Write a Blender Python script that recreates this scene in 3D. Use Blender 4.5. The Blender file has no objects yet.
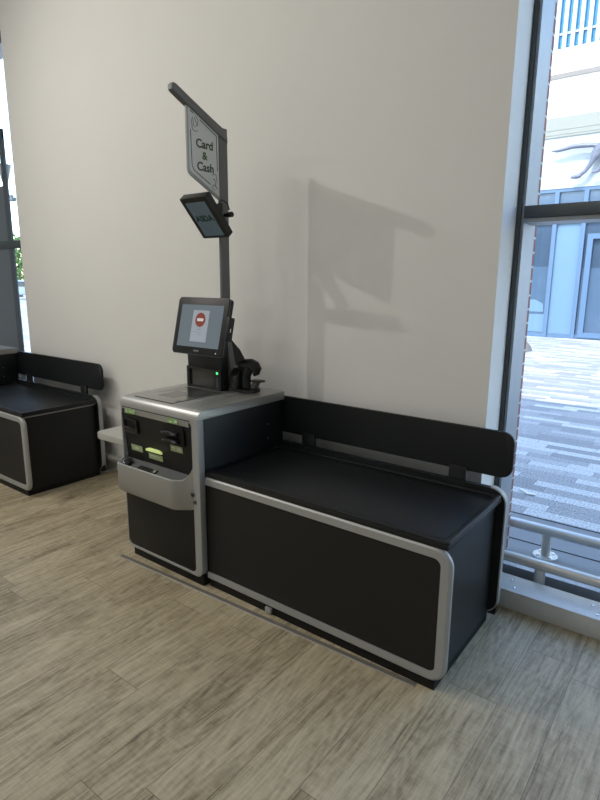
import bpy, bmesh, math, random
from mathutils import Vector, Matrix
random.seed(7)
S = bpy.context.scene
COL = S.collection
PI = math.pi

# ------------------------------------------------------------------ camera
def cam_matrix(loc, yaw, pitch, roll):
    cy, sy, cp, sp = math.cos(yaw), math.sin(yaw), math.cos(pitch), math.sin(pitch)
    fwd = Vector((-sy*cp, cy*cp, -sp)); right = Vector((cy, sy, 0)); up = right.cross(fwd)
    cr, sr = math.cos(roll), math.sin(roll)
    r2 = cr*right + sr*up; u2 = -sr*right + cr*up
    m = Matrix((r2, u2, -fwd)).transposed().to_4x4(); m.translation = Vector(loc)
    return m
cd = bpy.data.cameras.new('camera'); cam = bpy.data.objects.new('camera', cd); COL.objects.link(cam)
cd.sensor_fit = 'HORIZONTAL'; cd.sensor_width = 36; cd.lens = 557.6/600*36; cd.clip_start = .05; cd.clip_end = 300
cam.matrix_world = cam_matrix((1.9985, -1.8272, 1.5728), .6515, .2115, .0065)
S.camera = cam

# ------------------------------------------------------------------ world, sun, lights, exposure
S.view_settings.view_transform = 'Standard'; S.view_settings.look = 'None'
S.view_settings.gamma = 1; S.view_settings.exposure = -.25; S.view_settings.use_curve_mapping = False
w = bpy.data.worlds.new('sky'); S.world = w; w.use_nodes = True
nt = w.node_tree; nt.nodes.clear()
sky = nt.nodes.new('ShaderNodeTexSky'); sky.sky_type = 'NISHITA'; sky.sun_disc = False
sky.sun_elevation = math.radians(50); sky.sun_rotation = math.radians(195); sky.air_density = 1.2; sky.dust_density = .6
bgn = nt.nodes.new('ShaderNodeBackground'); bgn.inputs['Strength'].default_value = 1.0
wo = nt.nodes.new('ShaderNodeOutputWorld')
nt.links.new(sky.outputs[0], bgn.inputs[0]); nt.links.new(bgn.outputs[0], wo.inputs[0])
def light(name, kind, loc, target, energy, color, **kw):
    d = bpy.data.lights.new(name, kind); d.energy = energy; d.color = color
    for k, v in kw.items(): setattr(d, k, v)
    o = bpy.data.objects.new(name, d); COL.objects.link(o); o.location = loc
    o.rotation_euler = (Vector(target)-Vector(loc)).to_track_quat('-Z', 'Y').to_euler()
    return o
light('sun', 'SUN', (0, -10, 20), Vector((0, -10, 20)) + Vector((.18, 1, -1.2)), 5.5, (1, .96, .90), angle=.009)
# ceiling spot lamps that throw the shadows of the pole onto the wall
light('ceiling_spot', 'SPOT', (-3.75, -1.80, 4.62), (-.2, .6, 1.7), 235, (1, .955, .88), shadow_soft_size=.02, spot_size=1.5, spot_blend=.9)
light('ceiling_spot', 'SPOT', (-2.75, -1.78, 4.50), (-.3, .6, 1.7), 40, (1, .955, .88), shadow_soft_size=.05, spot_size=1.5, spot_blend=.9)
light('ceiling_spot', 'SPOT', (-.30, -1.78, 4.50), (-.3, .6, 1.7), 30, (1, .955, .88), shadow_soft_size=.05, spot_size=1.5, spot_blend=.9)
# unseen ceiling panels added as general fill above the shop floor
for lx, ly, e in ((-4.5, -1.4, 30), (-2.2, -2.6, 26), (.4, -2.8, 12), (-4.2, -4.4, 30), (-1.2, -4.8, 30), (2.4, -4.6, 14)):
    light('ceiling_fill_panel', 'AREA', (lx, ly, 4.62), (lx, ly, 0), e*1.25, (1, .955, .88), shape='RECTANGLE', size=1.2, size_y=.6)

# ------------------------------------------------------------------ materials
MATS = {}
def nodes_of(m): return m.node_tree.nodes, m.node_tree.links
def pbr(name, col, rough=.5, metal=0, spec=.5, vary=0, scale=20, stretch=None, bump=0, emit=None, es=0, rvary=0, coat=0):
    if name in MATS: return MATS[name]
    m = bpy.data.materials.new(name); m.use_nodes = True; n, l = nodes_of(m)
    b = n['Principled BSDF']; b.inputs['Roughness'].default_value = rough; b.inputs['Metallic'].default_value = metal
    b.inputs['Specular IOR Level'].default_value = spec; b.inputs['Coat Weight'].default_value = coat
    b.inputs['Base Color'].default_value = (*col, 1)
    tc = n.new('ShaderNodeTexCoord'); mp = n.new('ShaderNodeMapping'); l.new(tc.outputs['Object'], mp.inputs[0])
    if stretch: mp.inputs['Scale'].default_value = stretch
    no = n.new('ShaderNodeTexNoise'); no.inputs['Scale'].default_value = scale; no.inputs['Detail'].default_value = 4
    l.new(mp.outputs[0], no.inputs['Vector'])
    mx = n.new('ShaderNodeMix'); mx.data_type = 'RGBA'
    lo = [max(0, c*(1-vary)) for c in col]; hi = [c*(1+vary) for c in col]
    mx.inputs[6].default_value = (*lo, 1); mx.inputs[7].default_value = (*hi, 1)
    l.new(no.outputs['Fac'], mx.inputs[0]); l.new(mx.outputs[2], b.inputs['Base Color'])
    if rvary:
        mr = n.new('ShaderNodeMapRange'); mr.inputs[3].default_value = max(0, rough-rvary); mr.inputs[4].default_value = min(1, rough+rvary)
        l.new(no.outputs['Fac'], mr.inputs[0]); l.new(mr.outputs[0], b.inputs['Roughness'])
    if bump:
        bp = n.new('ShaderNodeBump'); bp.inputs['Strength'].default_value = bump; bp.inputs['Distance'].default_value = .003
        l.new(no.outputs['Fac'], bp.inputs['Height']); l.new(bp.outputs[0], b.inputs['Normal'])
    if emit:
        b.inputs['Emission Color'].default_value = (*emit, 1); b.inputs['Emission Strength'].default_value = es
    MATS[name] = m
    return m

def math_node(n, l, op, a, b=None):
    k = n.new('ShaderNodeMath'); k.operation = op
    for i, v in enumerate((a, b)):
        if v is None: continue
        if isinstance(v, (int, float)): k.inputs[i].default_value = v
        else: l.new(v, k.inputs[i])
    return k.outputs[0]

def plank_material():
    m = bpy.data.materials.new('oak_plank_vinyl'); m.use_nodes = True; n, l = nodes_of(m); b = n['Principled BSDF']
    M = lambda op, a, c=None: math_node(n, l, op, a, c)
    tc = n.new('ShaderNodeTexCoord'); sp = n.new('ShaderNodeSeparateXYZ'); l.new(tc.outputs['Object'], sp.inputs[0])
    X, Y = sp.outputs[0], sp.outputs[1]
    r = M('DIVIDE', M('SUBTRACT', X, .16), .19); row = M('FLOOR', r); fx = M('SUBTRACT', r, row)
    wn = n.new('ShaderNodeTexWhiteNoise'); wn.noise_dimensions = '1D'; l.new(row, wn.inputs['W'])
    c = M('ADD', M('DIVIDE', Y, 1.2), wn.outputs['Value']); colu = M('FLOOR', c); fy = M('SUBTRACT', c, colu)
    cv = n.new('ShaderNodeCombineXYZ'); l.new(row, cv.inputs[0]); l.new(colu, cv.inputs[1])
    wn2 = n.new('ShaderNodeTexWhiteNoise'); wn2.noise_dimensions = '2D'; l.new(cv.outputs[0], wn2.inputs['Vector'])
    tone = wn2.outputs['Value']
    # grain runs along the plank, shifted per plank
    gv = n.new('ShaderNodeCombineXYZ'); l.new(M('MULTIPLY', X, 1.0), gv.inputs[0]); l.new(M('MULTIPLY', Y, .055), gv.inputs[1]); l.new(M('MULTIPLY', tone, 30), gv.inputs[2])
    g = n.new('ShaderNodeTexNoise'); g.inputs['Scale'].default_value = 62; g.inputs['Detail'].default_value = 10; g.inputs['Roughness'].default_value = .72; g.inputs['Distortion'].default_value = .35
    l.new(gv.outputs[0], g.inputs['Vector'])
    gv2 = n.new('ShaderNodeCombineXYZ'); l.new(X, gv2.inputs[0]); l.new(M('MULTIPLY', Y, .22), gv2.inputs[1]); l.new(M('MULTIPLY', tone, 17), gv2.inputs[2])
    g2 = n.new('ShaderNodeTexNoise'); g2.inputs['Scale'].default_value = 7; g2.inputs['Detail'].default_value = 3; g2.inputs['Distortion'].default_value = 1.2
    l.new(gv2.outputs[0], g2.inputs['Vector'])
    # cross saw marks
    sv = n.new('ShaderNodeCombineXYZ'); l.new(M('MULTIPLY', X, .12), sv.inputs[0]); l.new(Y, sv.inputs[1]); l.new(M('MULTIPLY', tone, 9), sv.inputs[2])
    sw = n.new('ShaderNodeTexNoise'); sw.inputs['Scale'].default_value = 90; sw.inputs['Detail'].default_value = 2; l.new(sv.outputs[0], sw.inputs['Vector'])
    # cathedral grain: contour lines of a slow noise
    cgv = n.new('ShaderNodeCombineXYZ'); l.new(X, cgv.inputs[0]); l.new(M('MULTIPLY', Y, .16), cgv.inputs[1]); l.new(M('MULTIPLY', tone, 23), cgv.inputs[2])
    cn = n.new('ShaderNodeTexNoise'); cn.inputs['Scale'].default_value = 4.5; cn.inputs['Detail'].default_value = 2; cn.inputs['Distortion'].default_value = .4; l.new(cgv.outputs[0], cn.inputs['Vector'])
    ring = M('SINE', M('MULTIPLY', cn.outputs['Fac'], 150))
    # fine isotropic mottling
    fn = n.new('ShaderNodeTexNoise'); fn.inputs['Scale'].default_value = 55; fn.inputs['Detail'].default_value = 5; fn.inputs['Roughness'].default_value = .7
    fv = n.new('ShaderNodeCombineXYZ'); l.new(X, fv.inputs[0]); l.new(M('MULTIPLY', Y, .4), fv.inputs[1]); l.new(tone, fv.inputs[2]); l.new(fv.outputs[0], fn.inputs['Vector'])
    f = M('ADD', M('ADD', M('MULTIPLY', g.outputs['Fac'], .80), M('MULTIPLY', g2.outputs['Fac'], .54)), M('ADD', M('MULTIPLY', tone, .09), M('MULTIPLY', sw.outputs['Fac'], .16)))
    f = M('ADD', M('ADD', f, M('MULTIPLY', ring, .045)), M('MULTIPLY', fn.outputs['Fac'], .34))
    cr = n.new('ShaderNodeValToRGB'); e = cr.color_ramp.elements
    e[0].position = .50; e[0].color = (.105, .078, .042, 1); e[1].position = 1.0; e[1].color = (.53, .46, .325, 1)
    x = e.new(.68); x.color = (.285, .238, .155, 1); x = e.new(.80); x.color = (.395, .338, .228, 1)
    f2 = M('SUBTRACT', f, .155); l.new(f2, cr.inputs[0])
    # thin dark pores and cracks along the grain
    hv = n.new('ShaderNodeCombineXYZ'); l.new(X, hv.inputs[0]); l.new(M('MULTIPLY', Y, .035), hv.inputs[1]); l.new(M('MULTIPLY', tone, 41), hv.inputs[2])
    hn = n.new('ShaderNodeTexNoise'); hn.inputs['Scale'].default_value = 150; hn.inputs['Detail'].default_value = 3; l.new(hv.outputs[0], hn.inputs['Vector'])
    pore = n.new('ShaderNodeMapRange'); pore.inputs[1].default_value = .60; pore.inputs[2].default_value = .70; l.new(hn.outputs['Fac'], pore.inputs[0])
    gate = n.new('ShaderNodeMapRange'); gate.inputs[1].default_value = .62; gate.inputs[2].default_value = .40; l.new(g2.outputs['Fac'], gate.inputs[0])
    mpz = n.new('ShaderNodeMix'); mpz.data_type = 'RGBA'; l.new(M('MULTIPLY', M('MULTIPLY', pore.outputs[0], gate.outputs[0]), .8), mpz.inputs[0]); l.new(cr.outputs[0], mpz.inputs[6]); mpz.inputs[7].default_value = (.10, .082, .055, 1)
    # knots
    kv = n.new('ShaderNodeCombineXYZ'); l.new(M('MULTIPLY', X, 3.6), kv.inputs[0]); l.new(M('MULTIPLY', Y, 1.25), kv.inputs[1])
    vo = n.new('ShaderNodeTexVoronoi'); vo.inputs['Scale'].default_value = 1.0; l.new(kv.outputs[0], vo.inputs['Vector'])
    km = n.new('ShaderNodeMapRange'); km.inputs[1].default_value = .15; km.inputs[2].default_value = .02; l.new(M('ADD', vo.outputs['Distance'], M('MULTIPLY', M('SUBTRACT', fn.outputs['Fac'], .5), .12)), km.inputs[0]); kn = km.outputs[0]
    mk = n.new('ShaderNodeMix'); mk.data_type = 'RGBA'; l.new(M('MULTIPLY', kn, .62), mk.inputs[0]); l.new(mpz.outputs[2], mk.inputs[6]); mk.inputs[7].default_value = (.10, .075, .045, 1)
    # seams
    sx = M('MINIMUM', fx, M('SUBTRACT', 1, fx)); sy = M('MINIMUM', fy, M('SUBTRACT', 1, fy))
    seam = M('MAXIMUM', M('LESS_THAN', sx, .0075), M('LESS_THAN', sy, .0013))
    ms = n.new('ShaderNodeMix'); ms.data_type = 'RGBA'; l.new(M('MULTIPLY', seam, .6), ms.inputs[0]); l.new(mk.outputs[2], ms.inputs[6]); ms.inputs[7].default_value = (.07, .055, .04, 1)
    l.new(ms.outputs[2], b.inputs['Base Color'])
    b.inputs['Roughness'].default_value = .42; b.inputs['Specular IOR Level'].default_value = .42
    bp = n.new('ShaderNodeBump'); bp.inputs['Strength'].default_value = .22; bp.inputs['Distance'].default_value = .002
    l.new(M('SUBTRACT', f, M('MULTIPLY', seam, 1.0)), bp.inputs['Height']); l.new(bp.outputs[0], b.inputs['Normal'])
    return m

def paving_material():
    m = bpy.data.materials.new('granite_sett_paving'); m.use_nodes = True; n, l = nodes_of(m); b = n['Principled BSDF']
    M = lambda op, a, c=None: math_node(n, l, op, a, c)
    tc = n.new('ShaderNodeTexCoord'); sp = n.new('ShaderNodeSeparateXYZ'); l.new(tc.outputs['Object'], sp.inputs[0])
    X, Y = sp.outputs[0], sp.outputs[1]
    r = M('DIVIDE', Y, .125); row = M('FLOOR', r); fx = M('SUBTRACT', r, row)
    wn = n.new('ShaderNodeTexWhiteNoise'); wn.noise_dimensions = '1D'; l.new(row, wn.inputs['W'])
    c = M('ADD', M('DIVIDE', X, .52), M('MULTIPLY', wn.outputs['Value'], 7)); colu = M('FLOOR', c); fy = M('SUBTRACT', c, colu)
    cv = n.new('ShaderNodeCombineXYZ'); l.new(row, cv.inputs[0]); l.new(colu, cv.inputs[1])
    wn2 = n.new('ShaderNodeTexWhiteNoise'); wn2.noise_dimensions = '2D'; l.new(cv.outputs[0], wn2.inputs['Vector'])
    cr = n.new('ShaderNodeValToRGB'); cr.color_ramp.interpolation = 'CONSTANT'; e = cr.color_ramp.elements
    e[0].position = 0; e[0].color = (.26, .262, .265, 1); e[1].position = .3; e[1].color = (.325, .325, .325, 1)
    x = e.new(.62); x.color = (.40, .40, .395, 1); x = e.new(.82); x.color = (.53, .53, .52, 1)
    l.new(wn2.outputs['Value'], cr.inputs[0])
    no = n.new('ShaderNodeTexNoise'); no.inputs['Scale'].default_value = 75; no.inputs['Detail'].default_value = 3; l.new(tc.outputs['Object'], no.inputs['Vector'])
    mr = n.new('ShaderNodeMapRange'); mr.inputs[1].default_value = .35; mr.inputs[2].default_value = .65; mr.inputs[3].default_value = .6; mr.inputs[4].default_value = 1.4
    l.new(no.outputs['Fac'], mr.inputs[0])
    vm = n.new('ShaderNodeVectorMath'); vm.operation = 'SCALE'; l.new(cr.outputs[0], vm.inputs[0]); l.new(mr.outputs[0], vm.inputs['Scale'])
    sx = M('MINIMUM', fx, M('SUBTRACT', 1, fx)); sy = M('MINIMUM', fy, M('SUBTRACT', 1, fy))
    seam = M('MAXIMUM', M('LESS_THAN', sx, .02), M('LESS_THAN', sy, .005))
    ms = n.new('ShaderNodeMix'); ms.data_type = 'RGBA'; l.new(M('MULTIPLY', seam, .6), ms.inputs[0]); l.new(vm.outputs[0], ms.inputs[6]); ms.inputs[7].default_value = (.10, .10, .10, 1)
    l.new(ms.outputs[2], b.inputs['Base Color']); b.inputs['Roughness'].default_value = .7
    return m

def brick_material():
    m = bpy.data.materials.new('red_brick'); m.use_nodes = True; n, l = nodes_of(m); b = n['Principled BSDF']
    tc = n.new('ShaderNodeTexCoord'); mp = n.new('ShaderNodeMapping'); mp.inputs['Rotation'].default_value = (PI/2, 0, 0)
    l.new(tc.outputs['Object'], mp.inputs[0])
    sp = n.new('ShaderNodeSeparateXYZ'); l.new(tc.outputs['Object'], sp.inputs[0])
    cb = n.new('ShaderNodeCombineXYZ'); l.new(math_node(n, l, 'ADD', sp.outputs[0], sp.outputs[1]), cb.inputs[0]); l.new(sp.outputs[2], cb.inputs[1])
    br = n.new('ShaderNodeTexBrick'); br.inputs['Scale'].default_value = 1; br.inputs['Brick Width'].default_value = .225; br.inputs['Row Height'].default_value = .075
    br.inputs['Mortar Size'].default_value = .006; br.inputs['Color1'].default_value = (.28, .11, .075, 1); br.inputs['Color2'].default_value = (.20, .085, .07, 1); br.inputs['Mortar'].default_value = (.55, .52, .48, 1)
    l.new(cb.outputs[0], br.inputs['Vector']); l.new(br.outputs[0], b.inputs['Base Color']); b.inputs['Roughness'].default_value = .85
    return m

def glass_material(name, tint=(1, 1, 1), refl=1.0):
    m = bpy.data.materials.new(name); m.use_nodes = True; n, l = nodes_of(m); n.clear()
    o = n.new('ShaderNodeOutputMaterial'); t = n.new('ShaderNodeBsdfTransparent'); t.inputs[0].default_value = (*tint, 1)
    g = n.new('ShaderNodeBsdfGlossy'); g.inputs['Roughness'].default_value = 0; g.inputs[0].default_value = (refl, refl, refl, 1)
    fr = n.new('ShaderNodeFresnel'); fr.inputs['IOR'].default_value = 1.5
    mx = n.new('ShaderNodeMixShader'); gm = n.new('ShaderNodeNewGeometry'); l.new(math_node(n, l, 'MULTIPLY', fr.outputs[0], math_node(n, l, 'SUBTRACT', 1, gm.outputs['Backfacing'])), mx.inputs[0]); l.new(t.outputs[0], mx.inputs[1]); l.new(g.outputs[0], mx.inputs[2]); l.new(mx.outputs[0], o.inputs[0])
    return m

WALLP = pbr('wall_paint', (.76, .755, .735), .7, spec=.25, vary=.015, scale=3, bump=.04)
WHITEP = pbr('white_paint', (.82, .82, .80), .6, vary=.02)
CEILP = pbr('ceiling_paint', (.75, .75, .72), .8, vary=.02)
FLOOR = plank_material(); PAVE = paving_material(); BRICK = brick_material()
BLACK = pbr('black_laminate', (.0075, .0095, .0110), .46, spec=.38, vary=.15, scale=60, bump=.03, rvary=.05)
FRONTB = pbr('black_front_panel', (.012, .012, .0115), .5, spec=.3, vary=.12, scale=50, rvary=.05)
PLINTH = pbr('plinth_black', (.006, .006, .006), .6, spec=.3, vary=.2)
SILVER = pbr('silver_trim', (.38, .39, .39), .50, metal=.35, vary=.05, scale=40, rvary=.04)
TRAYS = pbr('tray_grey', (.36, .36, .35), .45, metal=.35, vary=.05, scale=30, rvary=.05)
STEEL = pbr('brushed_steel', (.47, .47, .455), .42, metal=.8, vary=.03, scale=30, stretch=(1, 8, 8), rvary=.02)
PLATE = pbr('scanner_plate', (.40, .40, .385), .16, metal=.9, vary=.05, scale=8)
POLE = pbr('pole_grey', (.16, .165, .168), .42, metal=.45, vary=.06, scale=30)
SIGNW = pbr('sign_white', (.72, .73, .72), .45, vary=.02)
SIGNF = pbr('sign_frame_grey', (.36, .37, .37), .4, metal=.4, vary=.05)
INK = pbr('ink_green_dark', (.045, .075, .045), .5, vary=.1)
INKG = pbr('ink_green', (.06, .15, .03), .5, vary=.1)
PLASTIC = pbr('black_plastic', (.010, .011, .012), .40, spec=.42, vary=.15, scale=70, rvary=.06)
PLASTG = pbr('grey_plastic', (.10, .105, .11), .45, vary=.1, scale=50)
STICK = pbr('green_label', (.24, .42, .14), .5, vary=.12, scale=60)
STICKP = pbr('pale_label', (.36, .44, .24), .5, vary=.12, scale=60)
MARK = pbr('label_mark', (.55, .62, .48), .5, vary=.05)
LIT = pbr('lit_slot', (.5, .6, .2), .4, emit=(.80, .92, .38), es=.42, vary=.1)
GREENL = pbr('green_light', (.05, .5, .15), .3, emit=(.10, 1, .30), es=1.6)
CHROME = pbr('chrome', (.75, .75, .75), .15, metal=1, vary=.03)
DISPLAY = pbr('display_lit', (.06, .075, .085), .18, spec=.5, emit=(.32, .40, .46), es=.34, vary=.1, scale=4)
DISPLAY2 = pbr('display_dim', (.03, .045, .055), .2, spec=.5, emit=(.13, .19, .23), es=.28, vary=.1, scale=4)
NOTICE = pbr('display_notice', (.2, .22, .25), .2, emit=(.42, .47, .54), es=.50)
RED = pbr('display_red', (.12, .025, .02), .25, emit=(.36, .085, .06), es=.42)
WHITED = pbr('display_white', (.4, .4, .4), .25, emit=(.7, .7, .68), es=.55)
GREYD = pbr('display_grey', (.1, .1, .12), .25, emit=(.3, .34, .40), es=.62)
LOGO = pbr('display_green', (.01, .035, .03), .25, emit=(.01, .03, .03), es=.3)
FRAMEG = pbr('window_frame_grey', (.065, .080, .092), .42, metal=.2, vary=.08)
ALU = pbr('aluminium', (.30, .33, .36), .42, metal=.5, vary=.05, scale=30)
GALV = pbr('galvanised_sill', (.66, .68, .68), .42, metal=.2, vary=.10, scale=22, rvary=.08)
RAIL = pbr('rail_steel', (.60, .60, .575), .40, metal=.6, vary=.06, scale=20, rvary=.05)
GLASS = glass_material('window_glass', (.97, .985, .99), .8)
FACW = pbr('facade_white', (.66, .68, .69), .6, vary=.03, scale=2)
FACC = pbr('facade_cream_shaded', (.235, .24, .21), .6, vary=.04, scale=2)  # ledge cream, greyed to imitate the shade of its underside
FACG = pbr('facade_stone_grey', (.20, .18, .165), .7, vary=.08, scale=5)
BLUEF = pbr('shopfront_frame_blue', (.085, .15, .24), .45, vary=.05)
BLUEP = pbr('shopfront_panel_blue', (.125, .215, .295), .35, vary=.04)
BLUEG = pbr('shopfront_glass_dark', (.045, .075, .115), .12, spec=.6, vary=.15, scale=3)
BLUEM = pbr('shopfront_glass_mid', (.07, .115, .175), .14, spec=.6, vary=.12, scale=3)
SLAT = pbr('white_slat', (.62, .66, .68), .5, vary=.03)
SCULPT = pbr('sculpture_steel', (.13, .14, .18), .5, metal=.2, vary=.35, scale=14, bump=.4)
CARM = pbr('car_paint', (.30, .36, .40), .3, spec=.6, vary=.05)
CARG = pbr('car_glass', (.03, .04, .05), .1)
TYRE = pbr('tyre', (.015, .015, .015), .8)
LEAF = pbr('leaf_green', (.12, .24, .06), .6, vary=.5, scale=3)
BARK = pbr('bark', (.10, .075, .05), .9, vary=.3)
PAPER = pbr('white_paper', (.8, .8, .78), .7, vary=.03)
SLAB = pbr('smooth_slab', (.21, .22, .23), .6, vary=.08, scale=5)

# ------------------------------------------------------------------ mesh helpers
def rr(x0, y0, x1, y1, r, n=6):
    """rounded rectangle outline; r is one radius or (bottom-left, bottom-right, top-right, top-left)"""
    if isinstance(r, (int, float)): r = (r, r, r, r)
    out = []
    for (cx, cy, a0), q in zip(((x0+r[0], y0+r[0], PI), (x1-r[1], y0+r[1], 1.5*PI), (x1-r[2], y1-r[2], 0), (x0+r[3], y1-r[3], .5*PI)), r):
        for i in range(n+1):
            a = a0 + (PI/2)*i/n
            out.append((cx+q*math.cos(a), cy+q*math.sin(a)))
    return out
AX = {'x': lambda u, v, d: (d, u, v), 'y': lambda u, v, d: (u, d, v), 'z': lambda u, v, d: (u, v, d)}
class MB:
    def __init__(s): s.bm = bmesh.new()
    def _merge(s, b, xf=None):
        if xf is not None: bmesh.ops.transform(b, matrix=xf, verts=b.verts)
        bmesh.ops.recalc_face_normals(b, faces=b.faces)
        me = bpy.data.meshes.new('tmp'); b.to_mesh(me); b.free(); s.bm.from_mesh(me); bpy.data.meshes.remove(me)
        return s
    def box(s, x0, y0, z0, x1, y1, z1, bev=0, seg=2, xf=None):
        b = bmesh.new(); bmesh.ops.create_cube(b, size=1)
        for v in b.verts: v.co = ((x0+x1)/2+v.co.x*(x1-x0), (y0+y1)/2+v.co.y*(y1-y0), (z0+z1)/2+v.co.z*(z1-z0))
        if bev: bmesh.ops.bevel(b, geom=list(b.edges), offset=bev, segments=seg, profile=.5, affect='EDGES', clamp_overlap=True)
        return s._merge(b, xf)
    def prism(s, poly, axis, d0, d1, bev=0, seg=2, xf=None, sides=True):
        b = bmesh.new(); f = AX[axis]
        a = [b.verts.new(f(u, v, d0)) for u, v in poly]; c = [b.verts.new(f(u, v, d1)) for u, v in poly]
        fa = b.faces.new(a); fc = b.faces.new(c); n = len(poly)
        for i in range(n): b.faces.new((a[i], a[(i+1) % n], c[(i+1) % n], c[i]))
        if bev:
            ed = [e for e in b.edges if (e in fa.edges or e in fc.edges)]
            bmesh.ops.bevel(b, geom=ed, offset=bev, segments=seg, profile=.5, affect='EDGES', clamp_overlap=True)
        return s._merge(b, xf)
    def ring(s, outer, inner, axis, d0, d1, bev=0, xf=None, open_at=None):
        b = bmesh.new(); f = AX[axis]; n = len(outer)
        V = [[b.verts.new(f(u, v, d)) for u, v in p] for p in (outer, inner) for d in (d0, d1)]
        o0, o1, i0, i1 = V
        for i in range(n):
            j = (i+1) % n
            b.faces.new((o0[i], o0[j], i0[j], i0[i])); b.faces.new((o1[i], o1[j], i1[j], i1[i]))
            b.faces.new((o0[i], o0[j], o1[j], o1[i])); b.faces.new((i0[i], i0[j], i1[j], i1[i]))
        if bev:
            b.edges.ensure_lookup_table()
            ed = [e for e in b.edges if any(e.verts[0] in q and e.verts[1] in q for q in (set(o0), set(o1), set(i0), set(i1)))]
            bmesh.ops.bevel(b, geom=ed, offset=bev, segments=2, profile=.5, affect='EDGES', clamp_overlap=True)
        return s._merge(b, xf)
    def tube(s, pts, r, n=12, xf=None, flat=(1, 1)):
        b = bmesh.new(); pts = [Vector(p) for p in pts]; rs = r if isinstance(r, (list, tuple)) else [r]*len(pts); rings = []
        up = None
        for i, p in enumerate(pts):
            t = (pts[min(i+1, len(pts)-1)]-pts[max(i-1, 0)]).normalized()
            if up is None: up = Vector((0, 0, 1)) if abs(t.z) < .9 else Vector((1, 0, 0))
            sx = t.cross(up).normalized(); up = sx.cross(t).normalized()
            rings.append([b.verts.new(p+sx*math.cos(2*PI*k/n)*rs[i]*flat[0]+up*math.sin(2*PI*k/n)*rs[i]*flat[1]) for k in range(n)])
        for a, c in zip(rings, rings[1:]):
            for k in range(n): b.faces.new((a[k], a[(k+1) % n], c[(k+1) % n], c[k]))
        b.faces.new(rings[0]); b.faces.new(rings[-1])
        return s._merge(b, xf)
    def lathe(s, prof, c=(0, 0), n=20, xf=None):
        return s.tube([(c[0], c[1], z) for z, _ in prof], [q for _, q in prof], n, xf)
    def ball(s, c, r, sc=(1, 1, 1), sub=2, xf=None):
        b = bmesh.new(); bmesh.ops.create_icosphere(b, subdivisions=sub, radius=r)
        for v in b.verts: v.co = (c[0]+v.co.x*sc[0], c[1]+v.co.y*sc[1], c[2]+v.co.z*sc[2])
        return s._merge(b, xf)
    def build(s, name, mat, parent=None, smooth=True, angle=35):
        o0 = origin_of(parent) if parent else Vector((0, 0, 0))
        me = bpy.data.meshes.new(name); s.bm.normal_update(); s.bm.to_mesh(me); s.bm.free()
        return link_mesh(name, me, mat, parent, smooth, angle, o0)
ORIG = {}
def origin_of(o): return ORIG.get(o.name, Vector((0, 0, 0)))
def link_mesh(name, me, mat, parent, smooth=True, angle=35, shift=Vector((0, 0, 0))):
    # geometry is written in scene coordinates; a child's mesh is stored relative to its thing's base
    if parent: me.transform(Matrix.Translation(-shift))
    me.materials.append(mat)
    if smooth:
        for p in me.polygons: p.use_smooth = True
        me.set_sharp_from_angle(angle=math.radians(angle))
    o = bpy.data.objects.new(name, me); COL.objects.link(o)
    if parent: o.parent = parent; ORIG[o.name] = shift
    return o
def tag(o, label=None, cat=None, group=None, kind=None):
    if label: o['label'] = label
    if cat: o['category'] = cat
    if group: o['group'] = group
    if kind: o['kind'] = kind
    return o
def thing(name, loc, label, cat, group=None, kind=None):
    o = bpy.data.objects.new(name, None); COL.objects.link(o); o.location = loc; o.empty_display_size = .05
    ORIG[o.name] = Vector(loc)
    return tag(o, label, cat, group, kind)
def text_mesh(name, body, size, mat, parent, xf, depth=.0008, bold=0, align='CENTER'):
    c = bpy.data.curves.new(name, 'FONT'); c.body = body; c.size = size; c.align_x = align; c.align_y = 'CENTER'
    c.extrude = depth; c.offset = bold; c.resolution_u = 4
    t = bpy.data.objects.new('t', c); COL.objects.link(t)
    bpy.context.view_layer.update()
    me = bpy.data.meshes.new_from_object(t.evaluated_get(bpy.context.evaluated_depsgraph_get()))
    bpy.data.objects.remove(t); bpy.data.curves.remove(c)
    me.transform(xf)
    me.name = name; me.materials.clear()
    return link_mesh(name, me, mat, parent, False, 35, origin_of(parent))
def basis(o, x, y, z):
    m = Matrix((Vector(x), Vector(y), Vector(z))).transposed().to_4x4(); m.translation = Vector(o); return m
def copy_tree(o, parent=None, skip=()):
    c = o.copy(); COL.objects.link(c)
    if parent: c.parent = parent
    for ch in list(o.children):
        if ch.name.split('.')[0] not in skip: copy_tree(ch, c, skip)
    return c
def struct(o): o['kind'] = 'structure'; return o

# ------------------------------------------------------------------ the setting
YW = .79          # face of the wall
XR, XL = 1.131, -3.188   # ends of the wall panel between the two windows
CH = 4.7
o = struct(MB().box(-8, -6.5, -.12, 5.5, 1.22, 0).build('floor', FLOOR))
struct(MB().box(-8, -6.5, CH, 5.5, 1.3, CH+.2).build('ceiling', CEILP))
struct(MB().box(XL, YW, 0, XR, 1.30, CH).build('wall_back', WALLP))
struct(MB().box(-8.2, -6.5, 0, -8, 1.3, CH).build('wall_left', WALLP))
struct(MB().box(5.5, -6.5, 0, 5.7, 1.3, CH).build('wall_right', WALLP))
struct(MB().box(-8.2, -6.7, 0, 5.7, -6.5, CH).build('wall_front', WALLP))
struct(MB().box(-8.2, .9, 3.75, XL, 1.3, CH).box(XR, .9, 3.75, 5.5, 1.3, CH).build('trim_1', WALLP))
struct(MB().box(-8.2, -6.7, CH+.2, 5.7, 1.30, 5.7).build('wall_upper', BRICK))
struct(MB().box(-3.0, 1.302, 0, 1.115, 1.41, CH+.2).build('wall_pier', BRICK))
struct(MB().box(-120, 1.22, -.12, 60, 1.98, -.002).build('trim_2', SLAB))
struct(MB().box(-120, 1.98, -.12, 60, 60, 0).build('paving', PAVE))
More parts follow.
